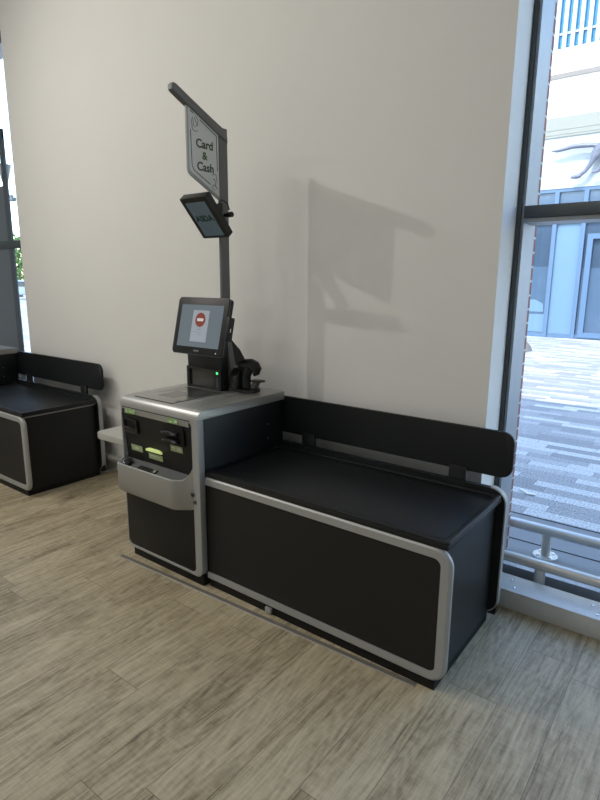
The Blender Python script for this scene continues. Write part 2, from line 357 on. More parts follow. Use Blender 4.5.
# joints of the slab strip at the foot of the facade
j = MB()
for yy in (1.36, 1.565, 1.98): j.box(-30, yy-.004, -.004, 30, yy+.004, .001)
struct(j.build('trim_3', PLINTH))

# window right of the wall: dark frame, one transom, clear pane, sill box
w1 = thing('window_1', (3.3, 1.1, 0), None, None, kind='structure')
MB().box(XR, .99, .02, 1.152, 1.2, 3.75).box(3.2, 1.02, .02, 3.26, 1.2, 3.75).box(5.44, 1.02, .02, 5.5, 1.2, 3.75).build('mullion', FRAMEG, w1)
MB().box(1.1525, 1.0, .1, 1.166, 1.19, 3.75).build('mullion_lit_side', ALU, w1)  # paler window side of the mullion, daylight on it put into the colour
MB().box(1.1665, .985, 1.865, 5.44, 1.17, 1.920, .004).box(1.1665, 1.02, 3.67, 5.44, 1.19, 3.75).build('transom', FRAMEG, w1)
MB().box(1.1665, 1.02, .02, 5.44, 1.21, .085).build('bottom_rail', ALU, w1)
MB().box(1.1665, 1.0, 1.845, 5.44, 1.16, 1.8645).box(1.1665, 1.0, .085, 5.44, 1.10, .105).build('glazing_bead', ALU, w1)
MB().box(1.166, 1.165, .1, 3.2, 1.175, 1.865).box(1.166, 1.165, 1.92, 3.2, 1.175, 3.67).box(3.26, 1.165, .1, 5.44, 1.175, 1.865).box(3.26, 1.165, 1.92, 5.44, 1.175, 3.67).build('pane', GLASS, w1)
sill = MB().box(XR+.002, .757, 0, 5.5, .92, .098, .004)
struct(sill.build('trim_4', GALV))
sc = MB()
for sx in (1.33, 1.70, 2.1, 2.6): sc.lathe([(.098, .009), (.101, .009), (.103, .005)], (sx, .80), 10).lathe([(.098, .009), (.101, .009), (.103, .005)], (sx-.03, .87), 10)
struct(sc.build('trim_5', CHROME))
# window left of the wall
w2 = thing('window_2', (-5.4, 1.1, 0), None, None, kind='structure')
MB().box(-3.775, .965, .02, -3.700, .985, 2.955).box(-8.0, .99, .02, -7.94, 1.2, 3.75).box(-3.27, .98, .02, -3.21, 1.02, 3.75).build('mullion', FRAMEG, w2)
MB().box(-7.94, .955, 1.86, -3.27, .985, 1.935, .004).box(-7.94, .955, 2.86, -3.70, .985, 2.955, .004).box(-7.94, .97, 3.67, -3.27, 1.0, 3.75).box(-7.94, .97, .02, -3.27, 1.0, .10).build('transom', FRAMEG, w2)
MB().box(-5.6, .966, .10, -3.776, .98, 1.86).box(-5.6, .966, 1.935, -3.776, .98, 2.45).build('infill_panel', pbr('infill_panel_grey', (.11, .135, .16), .4, vary=.06), w2)
MB().box(-3.70, .970, .1, -3.27, .976, 1.86).box(-3.70, .970, 1.935, -3.27, .976, 3.67).box(-7.94, .970, 2.955, -3.701, .976, 3.67).box(-7.94, .970, 2.451, -3.776, .976, 2.859).build('pane', GLASS, w2)

# ------------------------------------------------------------------ self-service kiosk
KX, KY = -.31, .30
K = thing('self_checkout_kiosk', (KX, KY, 0), 'black and silver self checkout kiosk carrying a touch screen and tall sign pole', 'checkout', 'self checkout kiosks along the wall')
MB().box(-.60, .0, .05, 0, .63, .898, .003).build('body', BLACK, K)
MB().box(-.592, -.018, 0, -.006, .60, .056).build('plinth', PLINTH, K)
# stainless deck with a rolled front edge
cap = [(-.035, .897)] + [(.008+.043*math.cos(a), .900+.044*math.sin(a)) for a in [PI - i*PI/2/7 for i in range(8)]] + [(.64, .944), (.64, .897)]
cm = MB(); b = bmesh.new()
a_ = [b.verts.new((-.622, u, v)) for u, v in cap]; c_ = [b.verts.new((.003, u, v)) for u, v in cap]
fa = b.faces.new(a_); fc = b.faces.new(c_)
for i in range(len(cap)): b.faces.new((a_[i], a_[(i+1) % len(cap)], c_[(i+1) % len(cap)], c_[i]))
ed = [e for f_ in (fa, fc) for e in f_.edges if max(v.co.z for v in e.verts) > .9 and min(v.co.z for v in e.verts) > .8975]
bmesh.ops.bevel(b, geom=ed, offset=.022, segments=4, profile=.5, affect='EDGES', clamp_overlap=True)
cm._merge(b); deck = cm.build('deck', STEEL, K, angle=40)
gp = MB().prism([(-.545, .012), (-.235, .012), (-.235, .37), (-.535, .37)], 'z', .9435, .9475, .001)
gpo = gp.build('scanner_plate', PLATE, deck)
MB().prism([(-.551, .006), (-.229, .006), (-.229, .376), (-.541, .376)], 'z', .943, .9447).build('plate_seam', PLINTH, deck)
MB().box(-.46, .10, .947, -.33, .25, .9482).build('scan_window', pbr('scan_glass', (.10, .10, .10), .06, spec=.8), deck)
MB().prism([(-.215, .0), (-.19, .0), (-.165, .42), (-.175, .42)], 'z', .943, .9475, .001).prism([(-.06, .01), (-.045, .01), (-.15, .40), (-.16, .40)], 'z', .943, .9475, .001).build('deck_ridge', STEEL, deck)
# silver front frame: right stile, thin left stile, bottom rail
F = MB()
inner = [(-.606, .075), (-.042, .075), (-.042, .885), (-.606, .885)]
F.ring(rr(-.622, .052, .004, .899, (.045, .045, .004, .004)), rr(-.614, .070, -.046, .878, (.03, .03, .02, .02)), 'y', -.034, .004, .003)
F.build('front_frame', SILVER, K)
MB().prism(rr(-.616, .068, -.046, .43, (.035, .03, .01, .01)), 'y', -.032, .0, .003).build('lower_door', FRONTB, K)
# header strip and upper fascia
hd = MB(); hd.prism([(-.0335, .884), (-.0295, .852), (.0, .852), (.0, .884)], 'x', -.592, -.068)
header = hd.build('header_strip', TRAYS, K)
def label(parent, name, mat, x0, x1, zc, h, y, marks=(), sk=0):
    o_ = MB().prism([(x0, zc-h/2), (x1, zc-h/2), (x1-sk, zc+h/2), (x0+sk, zc+h/2)], 'y', y-.0012, y).build(name, mat, parent)
    for (u0, u1, v0, v1) in marks:
        MB().box(x0+(x1-x0)*u0, y-.0018, zc-h/2+h*v0, x0+(x1-x0)*u1, y-.0011, zc-h/2+h*v1).build('label_mark', MARK, parent)
    return o_
label(header, 'header_label', STICK, -.578, -.490, .868, .026, -.0335, [(.06, .16, .1, .9), (.40, .7, .35, .6), (.85, .93, .3, .9)], .006)
label(header, 'header_label', STICK, -.222, -.146, .868, .026, -.0335, [(.15, .45, .15, .5), (.68, .95, .3, .75)])
fas = MB().box(-.613, -.031, .545, -.050, .001, .8515).build('fascia', FRONTB, K)
FYK = -.031
# coin slot (left)
cso = MB().ring(rr(-.598, .742, -.480, .825, .012), rr(-.590, .772, -.492, .818, .008), 'y', FYK-.012, FYK, .002).build('coin_slot', PLASTIC, K)
MB().box(-.592, FYK-.003, .768, -.490, FYK-.0005, .819).build('slot_throat', PLINTH, cso)
MB().box(-.596, FYK-.014, .772, -.540, FYK-.010, .776, .001).build('slot_lip', PLASTG, cso)
# bank note acceptor (right): two protruding lips
nao = MB().prism(rr(-.262, .742, -.100, .848, .02), 'y', FYK-.012, FYK, .004).build('note_acceptor', PLINTH, K)
for zz in (.810, .768):
    MB().prism([(-.246, zz-.006), (-.125, zz-.006), (-.13, zz+.006), (-.18, zz+.010), (-.24, zz+.006)], 'y', FYK-.04, FYK-.012, .004).build('note_lip', PLASTIC, nao)
    MB().box(-.240, FYK-.042, zz-.003, -.222, FYK-.039, zz+.003).build('lip_highlight', PLASTG, nao)
    MB().box(-.165, FYK-.042, zz-.004, -.140, FYK-.039, zz+.004).build('lip_highlight', PLASTG, nao)
label(fas, 'fascia_label', STICKP, -.570, -.474, .656, .034, FYK, [(.35, .65, .3, .7)])
label(fas, 'fascia_label', STICKP, -.226, -.134, .717, .034, FYK, [(.55, .9, .2, .8), (.1, .4, .5, .7)])
label(fas, 'fascia_label', STICKP, -.422, -.306, .634, .032, FYK, [(.1, .8, .55, .7)])
MB().prism([(-.426, .664), (-.298, .664), (-.300, .676), (-.325, .683), (-.40, .683), (-.424, .676)], 'y', FYK-.016, FYK-.001, .003).build('receipt_slot', LIT, K)
MB().prism(rr(-.600, .552, -.475, .628, (.0, .0, .035, .03)), 'y', FYK-.0015, FYK-.0003).build('coin_outlet', PLINTH, fas)

for o_ in [fas, cso, nao] + list(fas.children) + list(cso.children) + list(nao.children) + [q for q in K.children if q.name.startswith('receipt_slot')]:
    o_.data.transform(Matrix(((1, 0, 0, 0), (0, 1, -.10, .0852), (0, 0, 1, 0), (0, 0, 0, 1))))   # the fascia leans back towards the tray
MB().box(-.606, -.0352, .885, -.055, -.030, .889).build('seam', PLINTH, K)
# tray: silver bin that bulges out of the front, open on top
T = MB(); b = bmesh.new()
def tray_outline(z, off):
    pts = []
    x0, x1, yf = -.628+off, .004-off*0, -.094+off
    pts += [(x0, -.0, z), (x0, yf+.045, z)]
    for i in range(1, 7): a = PI + i*PI/2/6; pts.append((x0+.045+.045*math.cos(a), yf+.045+.045*math.sin(a), z))
    for i in range(0, 9):
        t = i/8; pts.append((-.16+.115*t, yf + (.032+off*.0+.033-.005)*(t*t*(3-2*t)), z))
    return pts
# outer wall with a rim that sweeps up into the right stile
N = len(tray_outline(0, 0))
def rim(i):
    k = i-8
    if i <= 2: return .572+.018*(1-i/2)
    if k > 4: return .572 + .07*((k-4)/(N-1-8-4))**1.6
    return .572
o_bot = tray_outline(.412, .012); o_mid = tray_outline(.424, 0); o_top = tray_outline(0, 0); i_top = tray_outline(0, .010); i_bot = tray_outline(.548, .012)
rows = [[b.verts.new(p) for p in o_bot], [b.verts.new(p) for p in o_mid],
        [b.verts.new((p[0], p[1], rim(i))) for i, p in enumerate(o_top)],
        [b.verts.new((p[0], p[1]+.003, rim(i))) for i, p in enumerate(i_top)], [b.verts.new((p[0], p[1]+.004, p[2])) for p in i_bot]]
for r0, r1 in zip(rows, rows[1:]):
    for i in range(N-1): b.faces.new((r0[i], r0[i+1], r1[i+1], r1[i]))
for row in (rows[0],):
    back = b.verts.new((row[-1].co.x, 0, row[-1].co.z))
    b.faces.new(row+[back])
T._merge(b)
tray = T.build('coin_tray', TRAYS, K, angle=50)
fl = [(x, y+.003) for x, y, z in tray_outline(0, .008)] + [(-.048, 0)]
MB().prism(fl, 'z', .540, .550).build('tray_floor', PLASTG, tray)
MB().tube([(x, y+.001, rim(i)+.0005) for i, (x, y, z) in enumerate(tray_outline(0, .005))], .0042, 8).build('tray_rim', SILVER, tray)
cup = MB().lathe([(.551, .024), (.560, .027), (.570, .026), (.570, .022), (.558, .018)], (-.545, -.060), 20).build('coin_cup', PLASTIC, tray)
MB().tube([(-.572, -.066, .571), (-.56, -.080, .571), (-.54, -.084, .571)], .003, 6).build('cup_rim', CHROME, cup)
MB().box(-.45, -.072, .5505, -.30, -.045, .556, .002).build('note_dispenser', PLINTH, tray)
MB().box(-.335, -.070, .5562, -.308, -.050, .5575).build('dispenser_plate', CHROME, tray)
for o_ in [q for q in tray.children if not q.name.startswith('tray_rim')] + list(cup.children):
    o_.data.transform(Matrix(((1, 0, 0, 0), (0, 1, 0, 0), (0, .32, 1, .012+.32*(.085+KY)), (0, 0, 0, 1))))   # the tray floor rises towards the fascia
# locks on the right stile
for lx, lz, keyed in ((-.048, .503, True), (-.034, .468, False)):
    xf = basis((lx, -.034, lz), (1, 0, 0), (0, 0, 1), (0, -1, 0))
    lo = MB().lathe([(0, .011), (.006, .011), (.008, .008)], (0, 0), 14, xf).build('lock', PLASTG, K)
    MB().box(-.0025, -.006, .008, .0025, .006, .0086, xf=xf).build('keyhole', PLINTH, lo)
    if keyed: MB().box(-.004, -.002, .008, .016, .014, .011, .001, xf=xf).build('key', PLASTIC, lo)
for zz in (.776, .693): MB().tube([(0, .497, zz), (.002, .497, zz)], .004, 10).build('screw', SILVER, K)
# printer housing under the monitor
H = MB().prism([(.415, .944), (.412, 1.065), (.40, 1.075), (.395, 1.20), (.43, 1.30), (.47, 1.255), (.545, 1.185), (.635, 1.055), (.635, .944)], 'x', -.548, -.265, .006)
hous = H.build('printer_housing', PLASTIC, K)
MB().prism([(.43, 1.24), (.47, 1.225), (.505, 1.06), (.50, .944), (.455, .944), (.46, 1.06)], 'x', -.2648, -.246, .004).build('side_bracket', pbr('bracket_grey', (.17, .175, .18), .45, metal=.3), hous)
MB().prism([(.47, 1.225), (.545, 1.178), (.632, 1.05), (.632, .944), (.50, .944), (.505, 1.06)], 'x', -.2645, -.258).build('rear_cover', PLASTIC, hous)
MB().ring(rr(-.552, .944, -.267, 1.072, .006), rr(-.525, .957, -.325, 1.055, .012), 'y', .392, .415, .003).build('bezel', PLASTIC, hous)
MB().box(-.526, .404, .955, -.324, .412, 1.056).build('receipt_window', pbr('smoked_window', (.040, .042, .040), .12, spec=.8, vary=.4, scale=9), hous)
MB().tube([(-.292, .393, 1.048), (-.292, .389, 1.048)], .0075, 12).build('status_light', GREENL, hous)
MB().box(-.296, .3905, .965, -.288, .3925, 1.025).build('button_strip', PLASTG, hous)
# monitor, leaning back, and everything on its face
v = Vector((0, .075, .307)).normalized(); nrm = Vector((0, -v.z, v.y))
MX = basis((-.332, .3075, 1.3205), (1, 0, 0), v, nrm)       # a right, b up, c towards the customer
mon = MB().prism(rr(-.20, -.158, .20, .158, .014), 'z', -.034, 0, .004, xf=MX).build('monitor', PLASTIC, K)
MB().prism(rr(-.165, -.118, .168, .118, .003), 'z', .0005, .0015, xf=MX).build('display', DISPLAY, mon)
MB().box(-.064, -.088, .0016, .064, .088, .0024, xf=MX).build('notice_page', NOTICE, mon)
MB().prism([(.0+.040*math.cos(2*PI*i/28), .035+.040*math.sin(2*PI*i/28)) for i in range(28)], 'z', .0024, .0032, xf=MX).build('no_entry_disc', RED, mon)
MB().box(-.024, .027, .0033, .024, .043, .004, xf=MX).build('no_entry_bar', WHITED, mon)
MB().box(-.018, -.022, .0024, .018, -.018, .003, xf=MX).box(-.038, -.036, .0024, .022, -.033, .003, xf=MX).box(-.01, -.047, .0024, .02, -.044, .003, xf=MX).build('notice_text', GREYD, mon)
MB().box(-.022, -.142, .0005, .018, -.134, .0015, xf=MX).build('maker_badge', pbr('badge_silver', (.35, .36, .37), .3, metal=.8), mon)
MB().box(.150, -.146, .0005, .157, -.139, .0015, xf=MX).build('power_light', WHITED, mon)
MB().prism(rr(-.203, -.161, .203, .161, .016), 'z', -.012, -.006, .002, xf=MX).build('monitor_edge', PLASTG, mon)
MB().box(.203, -.07, -.04, .222, .06, .004, .004, xf=MX).build('card_reader', PLASTIC, mon)
MB().box(.2225, -.02, -.02, .2235, .0, -.012, xf=MX).build('reader_light', CHROME, mon)
MB().prism([(.335, 1.27), (.36, 1.40), (.40, 1.37), (.48, 1.24), (.45, 1.15), (.37, 1.16)], 'x', -.36, -.26, .004).build('monitor_arm', PLASTIC, mon)
# tall blade pole with slanting arm and sign
pole = MB().prism(rr(-.331, .467, -.309, .531, .006), 'z', 1.05, 2.372).build('sign_pole', POLE, K)
arm = [(.530, 2.30), (.530, 2.325), (.524, 2.344), (.508, 2.358), (.485, 2.371)]
arm += [(.180, 2.513), (.163, 2.515), (.152, 2.505), (.152, 2.482), (.164, 2.472)] + [(.455, 2.336), (.467, 2.330)]
MB().prism(arm, 'x', -.343, -.303, .009, 3).build('arm', POLE, pole)
# sign panel: a parallelogram that follows the arm
def pg(y0, y1, zt0, zt1, zb0, zb1, r=.02):
    return [(y0, zt0), (y0, zb0+r), (y0+r*.25, zb0+r*.15), (y0+r, zb0-r*.5), (y1, zb1), (y1, zt1)]
MB().prism(pg(.246, .468, 2.452, 2.345, 2.112, 2.000), 'x', -.3275, -.3145, .002).build('sign_frame', SIGNF, pole)
SP = pg(.256, .464, 2.440, 2.340, 2.124, 2.018)
MB().prism(SP, 'x', -.3146, -.3132).prism(SP, 'x', -.3288, -.3274).build('sign_panel', SIGNW, pole)
XS = -.3130
def strip(m, pts, wd=.0022):
    for (y0, z0), (y1, z1) in zip(pts, pts[1:]):
        d = Vector((y1-y0, z1-z0)).normalized(); q = Vector((-d.y, d.x))*wd
        m.prism([(y0+q.x, z0+q.y), (y0-q.x, z0-q.y), (y1-q.x, z1-q.y), (y1+q.x, z1+q.y)], 'x', XS-.0002, XS+.0006)
bl = MB()
L = lambda t: 2.412-.49*(t-.27); Bm = lambda t: 2.136-.49*(t-.27)
strip(bl, [(.268, L(.268)-.09), (.272, Bm(.272)+.015), (.285, Bm(.285)), (.40, Bm(.40))])
strip(bl, [(.268, L(.268)), (.29, L(.29))]); strip(bl, [(.335, L(.335)), (.450, L(.450)), (.452, Bm(.452)+.10)])
bl.build('sign_border', INK, pole)
hand = MB()
strip(hand, [(.275, 2.375), (.282, 2.325), (.300, 2.318), (.318, 2.325)], .0014); strip(hand, [(.285, 2.385), (.289, 2.345), (.305, 2.34)], .0014); strip(hand, [(.297, 2.385), (.315, 2.345), (.322, 2.372), (.305, 2.395)], .0014)
hand.build('hand_drawing', INK, pole); hand = MB()
strip(hand, [(.448, 2.085), (.442, 2.125), (.425, 2.13), (.415, 2.12)], .0014); strip(hand, [(.440, 2.065), (.430, 2.105), (.418, 2.10)], .0014); strip(hand, [(.452, 2.055), (.425, 2.075), (.41, 2.06), (.43, 2.045)], .0014)
hand.build('hand_drawing', INK, pole)
for body, yc, zc, sz, mt in (('Card', .363, 2.264, .060, INK), ('&', .362, 2.208, .054, INKG), ('Cash', .366, 2.152, .060, INK)):
    text_mesh('sign_lettering', body, sz, mt, pole, basis((XS+.0004, yc, zc), (0, 1, 0), (0, 0, 1), (1, 0, 0)), bold=.0012)
# small overhead display, face tilted down to the customer
dv = Vector((0, .262-.428, 1.988-1.80)).normalized(); dn = Vector((0, -dv.z, dv.y))
DX = basis((-.31, .345, 1.894), (1, 0, 0), dv, dn)
od = MB().prism(rr(-.100, -.127, .100, .127, .004), 'z', -.040, 0, .003, xf=DX).build('overhead_display', PLASTIC, K)
MB().box(-.074, -.112, .0004, .074, .100, .0014, xf=DX).build('display_face', DISPLAY2, od)
text_mesh('display_lettering', 'ASDA', .050, LOGO, od, DX @ Matrix.Translation((.0, -.002, .0018)), depth=.0004, bold=.0026)
MB().prism([(.40, 1.90), (.47, 1.94), (.47, 1.985), (.44, 1.98), (.385, 1.935)], 'x', -.345, -.295, .003).build('mount_bracket', PLASTIC, od)
MB().tube([(-.31, .50, 1.925), (-.275, .50, 1.925)], .010, 10).tube([(-.282, .50, 1.925), (-.255, .50, 1.926)], .015, 12).build('clamp_knob', PLASTIC, od)
MB().tube([(-.30, .44, 1.975), (-.292, .46, 2.0), (-.285, .495, 1.985), (-.28, .505, 1.95)], .004, 8).build('cable', PLASTIC, od)

# scanner cradle and hand scanner on the deck
CR = thing('scanner_cradle', (-.16, .49, .944), 'black stand beside the touch screen holding the hand scanner', 'stand')
MB().prism(rr(-.225, .44, -.095, .56, .03), 'z', .944, .962, .004).build('base', PLASTIC, CR)
MB().prism([(.43, .96), (.44, 1.03), (.475, 1.075), (.49, 1.06), (.47, 1.01), (.475, .96)], 'x', -.245, -.185, .004).build('holder', PLASTIC, CR)
MB().tube([(-.135, .53, .962), (-.125, .535, .985), (-.12, .54, 1.0)], [.024, .022, .02], 14).build('socket', PLASTG, CR)
MB().prism(rr(-.155, .51, -.075, .57, .012), 'z', 1.0, 1.008, .002).build('collar', PLASTIC, CR)
HS = thing('hand_scanner', (-.15, .50, .963), 'black pistol shaped hand scanner resting in its stand on the kiosk', 'scanner')
MB().tube([(-.168, .50, .964), (-.170, .50, 1.0), (-.170, .50, 1.035), (-.160, .503, 1.062), (-.145, .507, 1.085)], [.029, .029, .030, .033, .034], 16).build('handle', PLASTIC, HS)
MB().tube([(-.214, .486, 1.090), (-.203, .489, 1.096), (-.170, .50, 1.103), (-.135, .508, 1.103), (-.112, .514, 1.093), (-.100, .518, 1.076), (-.104, .517, 1.055), (-.118, .513, 1.040)], [.016, .021, .029, .033, .033, .029, .020, .008], 16).build('head', PLASTIC, HS)
MB().tube([(-.217, .487, 1.089), (-.207, .489, 1.092)], .0135, 14).build('scan_window', CHROME, HS)
MB().tube([(-.195, .487, 1.065), (-.2, .487, 1.05), (-.19, .49, 1.036)], .006, 8).build('trigger', PLASTG, HS)

# ------------------------------------------------------------------ bagging bench
B = thing('bagging_bench', (.66, .32, 0), 'long black bagging bench with silver trim right of the kiosk with the screen', 'bench', 'bagging benches along the wall')
def c_frame(x0, x1, z0, z1, wd, rO, rI, n=8):
    """silver trim: top rail, rounded right end, bottom rail, open on the left"""
    o_, i_ = [(x0, z0)], [(x0, z0+wd)]
    for k in range(n+1):
        a = 1.5*PI+PI/2*k/n; o_.append((x1-rO+rO*math.cos(a), z0+rO+rO*math.sin(a))); i_.append((x1-wd-rI+rI*math.cos(a), z0+wd+rI+rI*math.sin(a)))
    for k in range(n+1):
        a = PI/2*k/n; o_.append((x1-rO+rO*math.cos(a), z1-rO+rO*math.sin(a))); i_.append((x1-wd-rI+rI*math.cos(a), z1-wd-rI+rI*math.sin(a)))
    o_.append((x0, z1)); i_.append((x0, z1-wd))
    return o_, i_
def c_mesh(o_, i_, y0, y1, bev=.003):
    m = MB(); b = bmesh.new(); n = len(o_)
    ch = .011 if y1-y0 < .026 else 0       # the front trim has a chamfered outer edge
    oc = [(a+(c-a)*ch/math.dist((a, e_), (c, f_)), e_+(f_-e_)*ch/math.dist((a, e_), (c, f_))) for (a, e_), (c, f_) in zip(o_, i_)]
    oc_ = [b.verts.new((u, y0, v_)) for u, v_ in oc] if ch else None
    o0 = [b.verts.new((u, y0+ch, v_)) for u, v_ in o_]; o1 = [b.verts.new((u, y1, v_)) for u, v_ in o_]
    i0 = [b.verts.new((u, y0, v_)) for u, v_ in i_]; i1 = [b.verts.new((u, y1, v_)) for u, v_ in i_]
    for i in range(n-1):
        j = i+1
        f0 = [(o0[i], o0[j], i0[j], i0[i])] if not ch else [(o0[i], o0[j], oc_[j], oc_[i]), (oc_[i], oc_[j], i0[j], i0[i])]
        for q in (*f0, (o1[i], o1[j], i1[j], i1[i]), (o0[i], o0[j], o1[j], o1[i]), (i0[i], i0[j], i1[j], i1[i])): b.faces.new(q)
    for k in (0, -1): b.faces.new([q[k] for q in ((o0, oc_, i0, i1, o1) if ch else (o0, i0, i1, o1))])
    return m._merge(b)
c_mesh(*c_frame(.006, 1.311, .037, .604, .043, .075, .03), 0, .024).build('front_frame', SILVER, B)
MB().prism(rr(.006, .06, 1.285, .585, (.0, .05, .05, .0)), 'y', .008, .03).build('front_panel', FRONTB, B)
MB().box(.006, .03, .035, 1.268, .60, .600).build('carcass', BLACK, B)
MB().box(.012, .008, 0, 1.268, .60, .036).build('plinth', PLINTH, B)
top = MB().box(.004, .004, .601, 1.292, .604, .622, .004).build('worktop', BLACK, B)
MB().ring(rr(.004, .004, 1.292, .604, .02), rr(.030, .030, 1.266, .585, .03), 'z', .620, .634, .005).build('raised_lip', BLACK, top)
MB().box(1.2695, .006, .588, 1.2715, .60, .6005).build('edge_strip', SILVER, B)
bp_ = MB().prism(rr(.004, .037, 1.306, .655, (.02, .01, .07, .0)), 'y', .606, .634).build('back_panel', BLACK, B)
o2, i2 = c_frame(.9, 1.312, .037, .661, .006, .075, .069)
c_mesh(o2[1:-1], i2[1:-1], .604, .636).build('edge_trim', SILVER, bp_)
MB().prism(rr(-.10, .698, 1.312, .912, (.0, .05, .05, .0), 8), 'y', .650, .668, .004).build('backrest', BLACK, B)
for x0, x1 in ((.137, .225), (1.022, 1.108)):
    MB().box(x0, .6345, .45, x1, .6495, .716, .002).build('bracket', BLACK, B)
MB().box(.405, -.006, .008, .440, .0075, .036, .002).build('clip', SILVER, B)
for sx, sy_, sz in ((1.2683, .075, .155), (1.2683, .13, .175)): MB().prism([(sy_-.006, sz-.012), (sy_+.005, sz-.010), (sy_+.006, sz+.012), (sy_-.002, sz+.008)], 'x', 1.2680, 1.2686).build('scuff', PLASTG, B)

# ------------------------------------------------------------------ grey basket shelf left of the kiosk
W = thing('basket_stand', (-.9, .35, 0), 'low pale grey basket stand on steel legs, left of the kiosk with the screen', 'stand')
MB().prism(rr(-1.18, .15, -.635, .56, .03), 'z', .560, .602, .008, 3).build('shelf', pbr('shelf_grey', (.42, .42, .39), .5, vary=.05), W)
for lx, ly in ((-1.12, .50), (-.68, .50), (-.68, .22)): MB().tube([(lx, ly, 0), (lx, ly, .56)], .014, 10).build('leg', SILVER, W)
MB().tube([(-1.12, .50, .34), (-.68, .50, .34)], .016, 10).build('stretcher', SILVER, W)
MB().tube([(-1.12, .50, .44), (-.68, .50, .44)], .016, 10).build('stretcher', SILVER, W)
MB().box(-1.15, .47, .08, -.65, .53, .12, .004).build('base_rail', SILVER, W)

# ------------------------------------------------------------------ the neighbouring unit (left edge of the photograph)
DXL = Vector((-3.21, .035, 0))
K2 = copy_tree(K, None, skip=('monitor', 'printer_housing', 'sign_pole', 'overhead_display')); K2.location = K.location + DXL
K2['label'] = 'second kiosk at the left edge, only the corner of its steel top showing'
B2 = copy_tree(B, None, skip=('scuff',)); B2.location = B.location + DXL
B2['label'] = 'black bagging bench with silver trim cut off by the left edge of the photo'

# ------------------------------------------------------------------ metal strip on the floor
ang = math.atan2(.075, 1.83)
xf = Matrix.Translation((.283, -.045, 0)) @ Matrix.Rotation(ang, 4, 'Z')
ST = MB().prism([(-.015, 0), (.015, 0), (.011, .003), (-.011, .003)], 'x', -.915, .915, xf=xf).build('cable_cover_strip', pbr('strip_grey', (.20, .19, .17), .5, metal=.3, vary=.1))

tag(ST, 'thin metal cover strip lying on the floor along the kiosk and bench', 'cover strip')

# ------------------------------------------------------------------ guard rails
def guard_rail(x0, x1, y, zr, r, posts, label_, group):
    g = thing('guard_rail', (posts[0], y, 0), label_, 'rail')
    pts = [(x0, y, zr)] + [(x0+(x1-x0)*k/10, y, zr) for k in range(1, 11)]
    m = MB().tube(pts, r, 20).ball((x0, y, zr), r, (.6, 1, 1), 3)
    m.build('rail', RAIL, g)
    for px in posts:
        MB().tube([(px, y, .008), (px, y, zr-r*.6)], .026, 18).build('post', RAIL, g)
        fl_ = MB().lathe([(.0, .068), (.008, .068), (.010, .062)], (px, y), 24).build('flange', RAIL, g)
        for k in range(4):
            a = PI/4+k*PI/2
            MB().lathe([(.010, .009), (.016, .009), (.018, .006)], (px+.05*math.cos(a), y+.05*math.sin(a)), 8).build('bolt', CHROME, fl_)
    return g
guard_rail(1.105, 5.0, 1.44, .160, .030, (1.322, 3.0, 4.7), 'low steel tube rail outside on the paving, with bolted round foot', None)
guard_rail(1.15, 5.0, .965, .172, .026, (1.405, 3.0, 4.7), 'low steel tube rail inside, behind the metal window sill', None)

guard_rail(-2.10, -.72, .722, .135, .026, (-2.02, -.80), 'low steel tube rail along the foot of the wall, behind the basket stand', None)

# ------------------------------------------------------------------ outside on the right
pp = MB().prism([(.885, 2.45), (.93, 2.43), (.955, 2.40), (1.01, 2.41), (1.015, 2.38), (.96, 2.365), (.925, 2.40), (.885, 2.43)], 'z', .001, .012, .002).build('paper_litter', PAPER)
tag(pp, 'scrap of white paper litter lying on the grey paving outside the window', 'litter')
FY = 15.44
SB = thing('shop_building', (1, FY, 0), 'white building with a blue glass shopfront across the paved square', 'building')
MB().box(-14, FY+.25, 0, 16, FY+6, 7.70).build('wall', FACW, SB)
MB().box(-14, FY, 4.09, 16, FY+.25, 5.42).build('fascia', pbr('fascia_pale', (.36, .39, .41), .6, vary=.03, scale=2), SB)
MB().box(-14, FY-.03, 5.42, 16, FY+.25, 5.93).box(-14, FY-.04, 5.60, 16, FY-.03, 5.70).box(-14, FY-.04, 5.48, 16, FY-.03, 5.53).build('canopy_ledge', FACC, SB)
MB().box(-14, FY, 5.93, 16, FY+.25, 6.90).box(-14, FY, 7.02, 16, FY+.25, 7.62).build('upper_wall', FACW, SB)
MB().box(-14, FY-.03, 6.90, 16, FY+.25, 7.02).build('stone_band', FACG, SB)
sl = MB()
for k in range(60):
    xx = -6.5+k*.20
    sl.box(xx, FY+.0, 7.62, xx+.085, FY+.10, 10.2)
MB().box(-6.5, FY+.14, 7.70, 5.5, FY+.20, 10.2).build('sky_backing', pbr('sky_backing', (.035, .21, .40), .4, vary=.1, scale=1), SB)  # added panel, its blue stands in for the sky between the slats
sl.box(-6.5, FY+.1, 8.0, 5.5, FY+.13, 8.05).box(-6.5, FY+.1, 9.9, 5.5, FY+.13, 9.95)
sl.build('slat_screen', SLAT, SB)
